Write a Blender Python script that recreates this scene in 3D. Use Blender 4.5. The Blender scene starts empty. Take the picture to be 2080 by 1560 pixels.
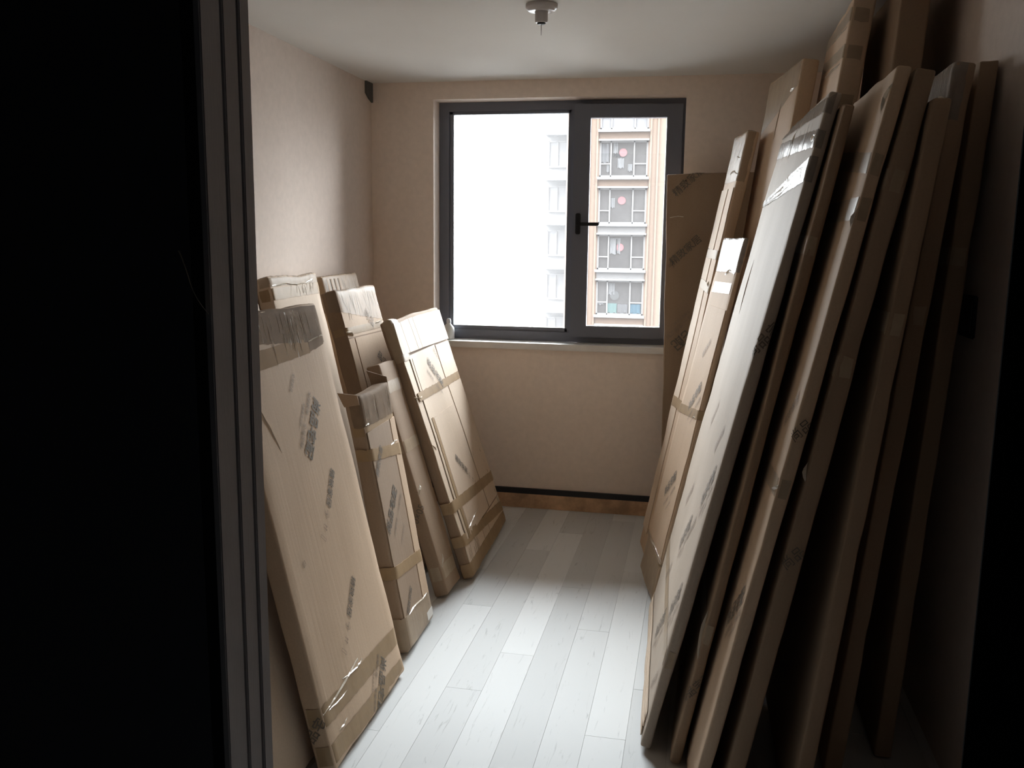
import bpy, bmesh, math, random
from mathutils import Vector, Matrix, noise
random.seed(7)
sc = bpy.context.scene
COL = sc.collection

# ------------------------------------------------------------------ camera
cam_d = bpy.data.cameras.new('camera')
cam = bpy.data.objects.new('camera', cam_d); COL.objects.link(cam)
cam_d.sensor_fit = 'HORIZONTAL'; cam_d.sensor_width = 36.0
cam_d.lens = 36.0 * 1816.4 / 2080.0
cam_d.clip_start = 0.02; cam_d.clip_end = 1000
PITCH, YAW, ROLL = map(math.radians, (9.04, 11.67, 0.661))
f0 = Vector((-math.sin(YAW), math.cos(YAW), 0)); r0 = Vector((math.cos(YAW), math.sin(YAW), 0)); u0 = Vector((0, 0, 1))
f1 = f0*math.cos(PITCH) - u0*math.sin(PITCH); u1 = u0*math.cos(PITCH) + f0*math.sin(PITCH)
r2 = r0*math.cos(ROLL) + u1*math.sin(ROLL); u2 = -r0*math.sin(ROLL) + u1*math.cos(ROLL)
cam.matrix_world = Matrix(((r2.x, u2.x, -f1.x, 0), (r2.y, u2.y, -f1.y, 0), (r2.z, u2.z, -f1.z, 1.53), (0, 0, 0, 1)))
sc.camera = cam

# ------------------------------------------------------------------ world: overcast sky, brighter overhead
w = bpy.data.worlds.new('overcast_sky'); sc.world = w; w.use_nodes = True
nt = w.node_tree; nt.nodes.clear()
wo = nt.nodes.new('ShaderNodeOutputWorld'); bg = nt.nodes.new('ShaderNodeBackground')
tc = nt.nodes.new('ShaderNodeTexCoord'); sx = nt.nodes.new('ShaderNodeSeparateXYZ')
cr = nt.nodes.new('ShaderNodeValToRGB')
nt.links.new(tc.outputs['Generated'], sx.inputs[0]); nt.links.new(sx.outputs['Z'], cr.inputs[0])
cr.color_ramp.elements[0].position = 0.0; cr.color_ramp.elements[0].color = (0.21, 0.214, 0.22, 1)     # overcast: hazy and dim over the horizon, bright overhead
cr.color_ramp.elements[1].position = 1.0; cr.color_ramp.elements[1].color = (2.2, 2.24, 2.32, 1)
nt.links.new(cr.outputs[0], bg.inputs[0]); bg.inputs[1].default_value = 1.0
nt.links.new(bg.outputs[0], wo.inputs[0])

# portal in the window opening: only guides the sampling of the sky, gives no light of its own
pd = bpy.data.lights.new('window_portal', 'AREA'); pd.shape = 'RECTANGLE'; pd.size = 1.45; pd.size_y = 1.4
pd.cycles.is_portal = True
po = bpy.data.objects.new('window_portal', pd); COL.objects.link(po)
po.location = (-0.80, 5.17, 1.63); po.rotation_euler = (math.radians(-90), 0, 0)

sc.view_settings.view_transform = 'Standard'; sc.view_settings.look = 'None'
sc.view_settings.gamma = 1.0; sc.view_settings.use_curve_mapping = False
sc.view_settings.exposure = 5.55
sc.cycles.max_bounces = 14; sc.cycles.diffuse_bounces = 10; sc.cycles.glossy_bounces = 4
sc.cycles.transparent_max_bounces = 12; sc.cycles.sample_clamp_indirect = 6.0
sc.cycles.caustics_reflective = False; sc.cycles.caustics_refractive = False

# ------------------------------------------------------------------ materials
MAT = {}
def mat(name, color, rough=0.6, spec=0.5, metal=0.0, var=0.0, vscale=4.0, bump=0.0, bscale=60.0,
        bstretch=(1, 1, 1), alpha=1.0, coat=0.0, rand=0.0, col2=None):
    m = bpy.data.materials.new(name); m.use_nodes = True
    t = m.node_tree; b = t.nodes['Principled BSDF']
    b.inputs['Base Color'].default_value = (*color, 1); b.inputs['Roughness'].default_value = rough
    b.inputs['Specular IOR Level'].default_value = spec; b.inputs['Metallic'].default_value = metal
    b.inputs['Alpha'].default_value = alpha; b.inputs['Coat Weight'].default_value = coat
    co = t.nodes.new('ShaderNodeTexCoord')
    if var > 0 or rand > 0:
        n = t.nodes.new('ShaderNodeTexNoise'); n.inputs['Scale'].default_value = vscale; n.inputs['Detail'].default_value = 6
        n.inputs['Roughness'].default_value = 0.62
        t.links.new(co.outputs['Object'], n.inputs['Vector'])
        ramp = t.nodes.new('ShaderNodeValToRGB')
        ramp.color_ramp.elements[0].position = 0.3; ramp.color_ramp.elements[1].position = 0.7
        c2 = col2 if col2 else tuple(c*(1-var) for c in color)
        ramp.color_ramp.elements[0].color = (*c2, 1); ramp.color_ramp.elements[1].color = (*[min(1, c*(1+var*0.35)) for c in color], 1)
        t.links.new(n.outputs['Fac'], ramp.inputs[0])
        out = ramp.outputs[0]
        if rand > 0:
            oi = t.nodes.new('ShaderNodeObjectInfo'); mr = t.nodes.new('ShaderNodeMapRange')
            mr.inputs['To Min'].default_value = 1-rand; mr.inputs['To Max'].default_value = 1+rand*0.4
            t.links.new(oi.outputs['Random'], mr.inputs['Value'])
            mx = t.nodes.new('ShaderNodeMix'); mx.data_type = 'RGBA'; mx.blend_type = 'MULTIPLY'; mx.inputs[0].default_value = 1
            t.links.new(out, mx.inputs[6]); t.links.new(mr.outputs[0], mx.inputs[7]); out = mx.outputs[2]
        t.links.new(out, b.inputs['Base Color'])
    if bump > 0:
        mp = t.nodes.new('ShaderNodeMapping'); mp.inputs['Scale'].default_value = bstretch
        n2 = t.nodes.new('ShaderNodeTexNoise'); n2.inputs['Scale'].default_value = bscale; n2.inputs['Detail'].default_value = 4
        bp = t.nodes.new('ShaderNodeBump'); bp.inputs['Strength'].default_value = bump; bp.inputs['Distance'].default_value = 0.004
        t.links.new(co.outputs['Object'], mp.inputs[0]); t.links.new(mp.outputs[0], n2.inputs['Vector'])
        t.links.new(n2.outputs['Fac'], bp.inputs['Height']); t.links.new(bp.outputs[0], b.inputs['Normal'])
    MAT[name] = m
    return m

mat('wallpaper', (0.68, 0.575, 0.50), 0.75, 0.25, bump=0.18, bscale=220, bstretch=(1, 1, 3), var=0.06, vscale=30)
mat('wallpaper_lifted', (0.84, 0.72, 0.63), 0.75, 0.25, bump=0.18, bscale=220, bstretch=(1, 1, 3), var=0.06, vscale=30)  # same wallpaper lightened; extra light on the back wall put into the colour
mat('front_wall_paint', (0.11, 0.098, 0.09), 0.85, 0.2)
mat('ceiling_paint', (0.72, 0.70, 0.655), 0.9, 0.2, var=0.03, vscale=2)
mat('sill_stone', (0.72, 0.70, 0.67), 0.35, 0.5, var=0.08, vscale=14)
mat('floor_substrate', (0.12, 0.12, 0.12), 0.9)
mat('black_trim', (0.022, 0.022, 0.026), 0.45, 0.4)
mat('raw_wood', (0.66, 0.43, 0.27), 0.7, 0.3, var=0.45, vscale=9, bump=0.2, bscale=30, bstretch=(0.3, 1, 4))
mat('dark_joinery', (0.50, 0.475, 0.48), 0.55, 0.35, bump=0.1, bscale=120, bstretch=(4, 4, 0.3), var=0.1)
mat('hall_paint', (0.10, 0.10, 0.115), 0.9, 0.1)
mat('window_aluminium', (0.15, 0.16, 0.195), 0.42, 0.5, metal=0.15)
mat('white_gasket', (0.7, 0.72, 0.75), 0.35, 0.5)
mat('handle_black', (0.02, 0.02, 0.022), 0.3, 0.5)
mat('bottle_plastic', (0.80, 0.82, 0.80), 0.35, 0.5)
mat('lamp_plastic', (0.52, 0.49, 0.48), 0.3, 0.5)
mat('bracket_grey', (0.10, 0.10, 0.095), 0.7, 0.3)
mat('switch_dark', (0.012, 0.012, 0.013), 0.5, 0.4)
mat('ink', (0.085, 0.075, 0.065), 0.7, 0.3, var=0.5, vscale=60, col2=(0.20, 0.16, 0.12))
mat('ink_pale', (0.17, 0.135, 0.105), 0.7, 0.3, var=0.5, vscale=80, col2=(0.29, 0.22, 0.165))
mat('tape', (0.345, 0.24, 0.14), 0.5, 0.15, bump=0.25, bscale=22, bstretch=(1.2, 1.2, 0.5), var=0.12, vscale=18)
mat('tape_clear', (0.44, 0.335, 0.23), 0.36, 0.28, bump=0.35, bscale=28, bstretch=(2.4, 2.4, 0.4), var=0.15, vscale=18, alpha=0.8)
mat('film', (0.44, 0.345, 0.25), 0.42, 0.22, bump=0.6, bscale=26, bstretch=(3.2, 3.2, 0.28), var=0.3, vscale=12, alpha=0.45)
mat('tape_smooth', (0.33, 0.22, 0.125), 0.7, 0.06, bump=0.06, bscale=14, var=0.15, vscale=14)
mat('crease_glint', (0.88, 0.82, 0.74), 0.25, 0.6)  # glints on the clear film pleats put into a near-white colour
mat('crease_dark', (0.27, 0.205, 0.15), 0.5, 0.2)
mat('casing_black', (0.01, 0.01, 0.011), 0.95, 0.02)
mat('film_dark', (0.27, 0.195, 0.135), 0.75, 0.06, bump=0.15, bscale=26, bstretch=(3.6, 3.6, 0.2), var=0.3, vscale=12, alpha=0.72)
mat('film_grey', (0.31, 0.26, 0.22), 0.2, 0.5, bump=0.4, bscale=26, bstretch=(3.2, 3.2, 0.28), var=0.3, vscale=12, alpha=0.85)
mat('wrinkle', (0.62, 0.55, 0.45), 0.12, 0.7, bump=0.4, bscale=60)
mat('label_white', (0.70, 0.68, 0.64), 0.35, 0.5, bump=0.15, bscale=30)
mat('facade_peach', (0.0733, 0.0530, 0.0405), 0.85, 0.2, var=0.04, vscale=0.6)
mat('facade_white', (0.0850, 0.0834, 0.0834), 0.8, 0.2, var=0.04, vscale=0.6)
mat('facade_band', (0.0608, 0.0600, 0.0600), 0.8, 0.2)
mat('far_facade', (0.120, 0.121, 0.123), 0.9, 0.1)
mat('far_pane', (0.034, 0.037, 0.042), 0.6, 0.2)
mat('pane_grey', (0.0244, 0.0238, 0.0238), 0.25, 0.4, var=0.25, vscale=1.2, rand=0.25)
mat('pane_pale', (0.0671, 0.0671, 0.0701), 0.3, 0.3, var=0.1, vscale=1.2)
mat('laundry_red', (0.0733, 0.0242, 0.0265), 0.9); mat('laundry_white', (0.0850, 0.0850, 0.0873), 0.9)
mat('laundry_blue', (0.0289, 0.0569, 0.0772), 0.9); mat('laundry_teal', (0.0506, 0.0811, 0.0795), 0.9); mat('laundry_dark', (0.0140, 0.0140, 0.0140), 0.9)
mat('outer_wall_paint', (0.16, 0.14, 0.13), 0.9, 0.2)
mat('ground_grey', (0.10, 0.10, 0.10), 0.9)

def cardboard(name, c, dark, sheen_rough=0.55, spec=0.25):
    """kraft board: mottled stains, faint flute lines, soft grazing gloss"""
    m = bpy.data.materials.new(name); m.use_nodes = True; t = m.node_tree; b = t.nodes['Principled BSDF']
    co = t.nodes.new('ShaderNodeTexCoord')
    n1 = t.nodes.new('ShaderNodeTexNoise'); n1.inputs['Scale'].default_value = 3.2; n1.inputs['Detail'].default_value = 7; n1.inputs['Roughness'].default_value = 0.6
    mp = t.nodes.new('ShaderNodeMapping'); mp.inputs['Scale'].default_value = (1, 1, 0.35)
    t.links.new(co.outputs['Object'], mp.inputs[0]); t.links.new(mp.outputs[0], n1.inputs['Vector'])
    r = t.nodes.new('ShaderNodeValToRGB'); r.color_ramp.elements[0].position = 0.28; r.color_ramp.elements[1].position = 0.62
    r.color_ramp.elements[0].color = (*dark, 1); r.color_ramp.elements[1].color = (*c, 1)
    t.links.new(n1.outputs['Fac'], r.inputs[0])
    n3 = t.nodes.new('ShaderNodeTexNoise'); n3.inputs['Scale'].default_value = 160; n3.inputs['Detail'].default_value = 2
    t.links.new(co.outputs['Object'], n3.inputs['Vector'])
    mx = t.nodes.new('ShaderNodeMix'); mx.data_type = 'RGBA'; mx.blend_type = 'MULTIPLY'; mx.inputs[0].default_value = 0.18
    t.links.new(r.outputs[0], mx.inputs[6]); t.links.new(n3.outputs['Fac'], mx.inputs[7])
    t.links.new(mx.outputs[2], b.inputs['Base Color'])
    b.inputs['Roughness'].default_value = sheen_rough; b.inputs['Specular IOR Level'].default_value = spec
    mp2 = t.nodes.new('ShaderNodeMapping'); mp2.inputs['Scale'].default_value = (1, 1, 0.04)
    n2 = t.nodes.new('ShaderNodeTexNoise'); n2.inputs['Scale'].default_value = 70; n2.inputs['Detail'].default_value = 3
    bp = t.nodes.new('ShaderNodeBump'); bp.inputs['Strength'].default_value = 0.16; bp.inputs['Distance'].default_value = 0.004
    t.links.new(co.outputs['Object'], mp2.inputs[0]); t.links.new(mp2.outputs[0], n2.inputs['Vector'])
    t.links.new(n2.outputs['Fac'], bp.inputs['Height']); t.links.new(bp.outputs[0], b.inputs['Normal'])
    MAT[name] = m
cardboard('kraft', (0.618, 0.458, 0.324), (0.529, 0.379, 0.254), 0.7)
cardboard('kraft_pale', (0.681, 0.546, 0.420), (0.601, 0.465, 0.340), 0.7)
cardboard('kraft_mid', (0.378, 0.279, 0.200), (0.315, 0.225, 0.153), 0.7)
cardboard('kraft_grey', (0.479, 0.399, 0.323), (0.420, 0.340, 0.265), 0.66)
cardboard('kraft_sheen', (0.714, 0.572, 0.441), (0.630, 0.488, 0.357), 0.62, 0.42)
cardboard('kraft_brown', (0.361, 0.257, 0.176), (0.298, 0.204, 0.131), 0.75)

def plank_material():
    m = bpy.data.materials.new('whitewashed_oak'); m.use_nodes = True; t = m.node_tree; b = t.nodes['Principled BSDF']
    co = t.nodes.new('ShaderNodeTexCoord'); oi = t.nodes.new('ShaderNodeObjectInfo')
    ad = t.nodes.new('ShaderNodeVectorMath'); ad.operation = 'ADD'
    mu = t.nodes.new('ShaderNodeMath'); mu.operation = 'MULTIPLY'; mu.inputs[1].default_value = 37.0
    t.links.new(oi.outputs['Random'], mu.inputs[0]); t.links.new(co.outputs['Object'], ad.inputs[0]); t.links.new(mu.outputs[0], ad.inputs[1])
    mp = t.nodes.new('ShaderNodeMapping'); mp.inputs['Scale'].default_value = (14, 1.3, 1)
    t.links.new(ad.outputs[0], mp.inputs[0])
    n = t.nodes.new('ShaderNodeTexNoise'); n.inputs['Scale'].default_value = 3.0; n.inputs['Detail'].default_value = 8; n.inputs['Roughness'].default_value = 0.7
    n.inputs['Distortion'].default_value = 1.4
    t.links.new(mp.outputs[0], n.inputs['Vector'])
    r = t.nodes.new('ShaderNodeValToRGB')
    r.color_ramp.elements[0].position = 0.28; r.color_ramp.elements[0].color = (0.42, 0.43, 0.43, 1)
    r.color_ramp.elements[1].position = 0.41; r.color_ramp.elements[1].color = (0.66, 0.675, 0.675, 1)
    t.links.new(n.outputs['Fac'], r.inputs[0])
    mr = t.nodes.new('ShaderNodeMapRange'); mr.inputs['To Min'].default_value = 0.80; mr.inputs['To Max'].default_value = 1.06
    t.links.new(oi.outputs['Random'], mr.inputs['Value'])
    mx = t.nodes.new('ShaderNodeMix'); mx.data_type = 'RGBA'; mx.blend_type = 'MULTIPLY'; mx.inputs[0].default_value = 1
    t.links.new(r.outputs[0], mx.inputs[6]); t.links.new(mr.outputs[0], mx.inputs[7]); t.links.new(mx.outputs[2], b.inputs['Base Color'])
    b.inputs['Roughness'].default_value = 0.62; b.inputs['Specular IOR Level'].default_value = 0.22
    bp = t.nodes.new('ShaderNodeBump'); bp.inputs['Strength'].default_value = 0.12; bp.inputs['Distance'].default_value = 0.002
    t.links.new(n.outputs['Fac'], bp.inputs['Height']); t.links.new(bp.outputs[0], b.inputs['Normal'])
    MAT['planks'] = m
plank_material()

def pane_material(name, dust):
    """thin glass: see-through, mirror reflection by Fresnel, plus a film of dust that scatters the daylight"""
    m = bpy.data.materials.new(name); m.use_nodes = True; t = m.node_tree; t.nodes.clear()
    o = t.nodes.new('ShaderNodeOutputMaterial'); tr = t.nodes.new('ShaderNodeBsdfTransparent'); tr.inputs[0].default_value = (0.95, 0.97, 0.97, 1)
    gl = t.nodes.new('ShaderNodeBsdfGlossy'); gl.inputs['Roughness'].default_value = 0.02
    fr = t.nodes.new('ShaderNodeFresnel'); fr.inputs[0].default_value = 1.45
    m1 = t.nodes.new('ShaderNodeMixShader'); t.links.new(fr.outputs[0], m1.inputs[0]); t.links.new(tr.outputs[0], m1.inputs[1]); t.links.new(gl.outputs[0], m1.inputs[2])
    tl = t.nodes.new('ShaderNodeBsdfTranslucent'); tl.inputs[0].default_value = (0.9, 0.91, 0.92, 1)
    m2 = t.nodes.new('ShaderNodeMixShader'); m2.inputs[0].default_value = dust
    t.links.new(m1.outputs[0], m2.inputs[1]); t.links.new(tl.outputs[0], m2.inputs[2]); t.links.new(m2.outputs[0], o.inputs[0])
    MAT[name] = m
pane_material('glass_dusty', 0.02); pane_material('glass_clear', 0.006)

# ------------------------------------------------------------------ mesh helpers
def link(name, me, m, parent=None, loc=None):
    o = bpy.data.objects.new(name, me); COL.objects.link(o)
    if m: me.materials.append(MAT[m])
    if parent: o.parent = parent
    if loc: o.location = loc
    return o
def from_bm(name, bm, m, parent=None, loc=None, smooth=False):
    bmesh.ops.recalc_face_normals(bm, faces=bm.faces)
    me = bpy.data.meshes.new(name); bm.to_mesh(me); bm.free()
    if smooth:
        for p in me.polygons: p.use_smooth = True
    return link(name, me, m, parent, loc)
def add_box(bm, x0, x1, y0, y1, z0, z1, bev=0.0):
    r = bmesh.ops.create_cube(bm, size=1.0)
    for v in r['verts']:
        v.co = Vector((x0 + (v.co.x+.5)*(x1-x0), y0 + (v.co.y+.5)*(y1-y0), z0 + (v.co.z+.5)*(z1-z0)))
    if bev > 0:
        es = list({e for v in r['verts'] for e in v.link_edges})
        bmesh.ops.bevel(bm, geom=es, offset=bev, segments=2, affect='EDGES', clamp_overlap=True)
def box(name, dims, m, parent=None, bev=0.0, loc=None):
    bm = bmesh.new(); add_box(bm, *dims, bev=bev); return from_bm(name, bm, m, parent, loc)
def boxes(name, L, m, parent=None, bev=0.0):
    bm = bmesh.new()
    for d in L: add_box(bm, *d, bev=bev)
    return from_bm(name, bm, m, parent)
def lathe(name, prof, m, parent=None, loc=None, seg=32):
    bm = bmesh.new(); rings = []
    for r, z in prof:
        rings.append([bm.verts.new((r*math.cos(2*math.pi*k/seg), r*math.sin(2*math.pi*k/seg), z)) for k in range(seg)])
    for a, b in zip(rings, rings[1:]):
        for k in range(seg): bm.faces.new((a[k], a[(k+1) % seg], b[(k+1) % seg], b[k]))
    bm.faces.new(rings[0][::-1]); bm.faces.new(rings[-1])
    o = from_bm(name, bm, m, parent, loc, smooth=True)
    return o
def empty(name, loc=(0, 0, 0)):
    o = bpy.data.objects.new(name, None); COL.objects.link(o); o.location = loc; o.empty_display_size = 0.1; return o
def tag(o, label, cat, group=None, kind=None):
    o['label'] = label; o['category'] = cat
    if group: o['group'] = group
    if kind: o['kind'] = kind
    return o
def struct(o): o['kind'] = 'structure'; return o

# ------------------------------------------------------------------ the room
XL, XR, YB, YF, H = -1.855, 0.762, 4.96, 1.041, 2.40
WX0, WX1, WZ0, WZ1 = -1.49, -0.106, 0.93, 2.305          # window opening
struct(box('wall_left', (XL-0.2, XL, YF-0.105, YB+0.19, -0.05, H+0.1), 'wallpaper'))
struct(box('wall_right', (XR, XR+0.2, YF-0.105, YB+0.19, -0.05, H+0.1), 'wallpaper'))
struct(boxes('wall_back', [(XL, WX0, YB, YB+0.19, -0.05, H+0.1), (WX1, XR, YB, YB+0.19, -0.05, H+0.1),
                           (WX0, WX1, YB, YB+0.19, -0.05, WZ0), (WX0, WX1, YB, YB+0.19, WZ1, H+0.1)], 'wallpaper_lifted'))
struct(box('ceiling', (XL-0.2, XR+0.2, YF-0.105, YB+0.19, H, H+0.12), 'ceiling_paint'))
DX0, DX1, DZ = -0.551, 0.350, 2.10                          # doorway
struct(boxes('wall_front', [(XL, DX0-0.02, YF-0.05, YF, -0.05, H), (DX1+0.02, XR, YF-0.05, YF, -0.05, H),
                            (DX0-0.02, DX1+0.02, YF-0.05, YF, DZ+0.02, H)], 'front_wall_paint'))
# hall the photographer stands in (dark, closed)
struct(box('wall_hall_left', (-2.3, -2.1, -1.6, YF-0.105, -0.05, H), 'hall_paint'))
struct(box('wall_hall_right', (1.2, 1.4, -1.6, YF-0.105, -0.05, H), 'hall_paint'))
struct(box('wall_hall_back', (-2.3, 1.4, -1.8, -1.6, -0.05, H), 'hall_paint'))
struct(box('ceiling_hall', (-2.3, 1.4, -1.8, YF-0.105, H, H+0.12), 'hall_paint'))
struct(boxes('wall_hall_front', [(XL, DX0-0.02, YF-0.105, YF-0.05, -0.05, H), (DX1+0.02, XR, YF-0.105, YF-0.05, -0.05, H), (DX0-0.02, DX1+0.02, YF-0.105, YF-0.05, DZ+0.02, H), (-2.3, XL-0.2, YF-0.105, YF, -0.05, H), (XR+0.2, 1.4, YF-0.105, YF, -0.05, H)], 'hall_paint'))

# door lining: three grooved boards a side and a head, added black casing on the right
door = struct(empty('door_1', (DX0, YF-0.105, 0)))
def dchild(o): o.matrix_parent_inverse = Matrix.Translation(door.location).inverted(); return o
for y0, y1, x in ((0.9375, 0.9805, DX0+0.004), (0.9835, 1.0150, DX0+0.006), (1.0180, 1.0415, DX0+0.008)):
    dchild(box('jamb_board', (DX0-0.018, x, y0, y1, 0, DZ), 'dark_joinery', door, bev=0.0015))
    dchild(box('jamb_board', (DX1-0.004, DX1+0.018, y0, y1, 0, DZ), 'dark_joinery', door, bev=0.0015))
    dchild(box('head_board', (DX0, DX1, y0, y1, DZ-0.006, DZ+0.018), 'dark_joinery', door, bev=0.0015))
dchild(box('jamb_backing', (DX0-0.0195, DX0-0.004, 0.937, 1.0405, 0, DZ), 'black_trim', door))
dchild(box('casing', (0.2885, 0.39, 0.9305, 0.9355, 0, DZ+0.07), 'casing_black', door, bev=0.0008))  # added to hide the lit reveal; black stands in for shade
# loose end of clear protective film sticking out at the edge of the left jamb
bm = bmesh.new(); vs = []
for k in range(9):
    t = k/8; x = -0.580 + 0.0335*t + 0.002*math.sin(t*6); y = 0.930 - 0.008*math.sin(t*3.1); z = 1.515 - 0.071*t
    vs.append((bm.verts.new((x, y, z)), bm.verts.new((x+0.002+0.002*t, y-0.006, z+0.001))))
for a, b in zip(vs, vs[1:]): bm.faces.new((a[0], a[1], b[1], b[0]))
fs = from_bm('film_strip', bm, 'wrinkle', door); dchild(fs); fs['label'] = 'loose curl of clear protective film'
sm = fs.modifiers.new('thickness', 'SOLIDIFY'); sm.thickness = 0.0006

# floor: substrate with every plank a part
floor = struct(box('floor', (-2.3, 1.4, -1.8, YB+0.19, -0.06, -0.013), 'floor_substrate'))
PW = 0.1275
def plank_mesh(length):
    bm = bmesh.new(); add_box(bm, 0.0003, PW-0.0003, 0.0003, length-0.0003, -0.0125, 0.0, bev=0.0005)
    bmesh.ops.recalc_face_normals(bm, faces=bm.faces)
    me = bpy.data.meshes.new('floor_plank'); bm.to_mesh(me); bm.free(); me.materials.append(MAT['planks']); return me
pm_cache = {}
def plank(x, y, ln):
    k = round(ln, 3)
    if k not in pm_cache: pm_cache[k] = plank_mesh(k)
    o = bpy.data.objects.new('floor_plank', pm_cache[k]); COL.objects.link(o); o.parent = floor
    o.location = (x, y, -random.random()*0.0004)
starts = [0.35, 1.05, 0.62, 1.3, 0.18, 0.9, 0.5, 1.18, 0.76, 0.05]
x = -0.8 - PW*9 ; i = 0
while x < XR - 0.01:
    xa = max(x, XL)
    y = -1.6 + starts[i % 10] - 1.45
    while y < YB - 0.02:
        ya, yb = max(y, -1.6), min(y+1.45, YB-0.001)
        if yb - ya > 0.03 and x > XL - 0.09: plank(x, ya, yb-ya)
        y += 1.45
    x += PW; i += 1

# skirting on the back wall: raw timber board with a black top strip
bb = struct(empty('baseboard_back', (0, YB, 0)))
def bchild(o): o.matrix_parent_inverse = Matrix.Translation(bb.location).inverted(); return o
bchild(box('timber_board', (XL+0.002, XR-0.002, YB-0.014, YB-0.0005, 0.0005, 0.0845), 'raw_wood', bb, bev=0.001))
bchild(box('top_strip', (XL+0.002, XR-0.002, YB-0.016, YB-0.0005, 0.085, 0.117), 'black_trim', bb, bev=0.0015))

# ------------------------------------------------------------------ window
win = struct(empty('window_1', (-0.8, 5.11, WZ0+0.035)))
def wchild(o, p=None):
    o.matrix_parent_inverse = Matrix.Translation(win.location).inverted(); return o
FY0, FY1 = 5.075, 5.145
sz = WZ0+0.035
sill = box('trim_1', (WX0-0.03, WX1+0.03, YB-0.030, FY0+0.03, WZ0, sz), 'sill_stone', None, bev=0.002); struct(sill)
fx0, fx1 = WX0+0.001, WX1-0.0005
mulx0, mulx1 = -0.730, -0.685
wchild(boxes('outer_frame', [(fx0, fx0+0.058, FY0, FY1, sz, WZ1-0.001), (fx1-0.058, fx1, FY0, FY1, sz, WZ1-0.001),
                             (fx0+0.058, fx1-0.058, FY0, FY1, sz, sz+0.055), (fx0+0.058, fx1-0.058, FY0, FY1, WZ1-0.05, WZ1-0.001),
                             (mulx0, mulx1, FY0+0.001, FY1, sz+0.055, WZ1-0.05)], 'window_aluminium', win))
gx0, gx1, gz0, gz1 = fx0+0.058, mulx0, sz+0.055, WZ1-0.05
wchild(boxes('glazing_bead', [(gx0-0.001, gx0+0.020, FY0+0.012, FY1-0.02, gz0, gz1), (gx1-0.016, gx1+0.001, FY0+0.012, FY1-0.02, gz0, gz1),
                              (gx0, gx1, FY0+0.012, FY1-0.02, gz0-0.001, gz0+0.020), (gx0, gx1, FY0+0.012, FY1-0.02, gz1-0.016, gz1+0.001)], 'window_aluminium', win, bev=0.0015))
g = boxes('gasket', [(gx0+0.020, gx0+0.0235, FY0+0.018, FY1-0.03, gz0+0.02, gz1-0.016), (gx0+0.02, gx1-0.016, FY0+0.018, FY1-0.03, gz0+0.02, gz0+0.0235)], 'white_gasket', win); wchild(g)
pn = wchild(box('pane', (gx0+0.018, gx1-0.014, FY0+0.034, FY0+0.038, gz0+0.018, gz1-0.014), 'glass_dusty', win)); pn['label'] = 'fixed pane with a film of dust'
# opening sash on the right, standing a little ajar into the room
sash = empty('sash', (0, 0, 0)); sash.parent = win
SW, SH0, SH1 = 0.585, 1.000, 2.275
sash.matrix_parent_inverse = Matrix.Translation(win.location).inverted()
sash.location = (-0.122, FY0-0.002, 0); sash.rotation_euler = (0, 0, math.radians(4.0))
st = 0.090
boxes('sash_frame', [(-SW, -SW+st, -0.018, 0.035, SH0, SH1), (-0.082, 0, -0.018, 0.035, SH0, SH1),
                     (-SW+st, -0.082, -0.018, 0.035, SH0, SH0+0.062), (-SW+st, -0.082, -0.018, 0.035, SH1-0.072, SH1)], 'window_aluminium', sash, bev=0.002)
boxes('gasket', [(-0.086, -0.082, -0.010, 0.02, SH0+0.062, SH1-0.072), (-SW+st, -0.082, -0.010, 0.02, SH0+0.062, SH0+0.066)], 'white_gasket', sash)
box('pane', (-SW+st+0.001, -0.083, 0.008, 0.013, SH0+0.063, SH1-0.073), 'glass_clear', sash)
bm = bmesh.new()
add_box(bm, -SW+0.018, -SW+0.046, -0.028, -0.017, 1.575, 1.690, bev=0.004)
add_box(bm, -SW+0.023, -SW+0.041, -0.060, -0.026, 1.622, 1.640, bev=0.003)
add_box(bm, -SW+0.023, -SW+0.150, -0.066, -0.052, 1.621, 1.640, bev=0.004)
hd = from_bm('handle', bm, 'handle_black', sash); hd['label'] = 'black lever handle turned level'

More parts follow.
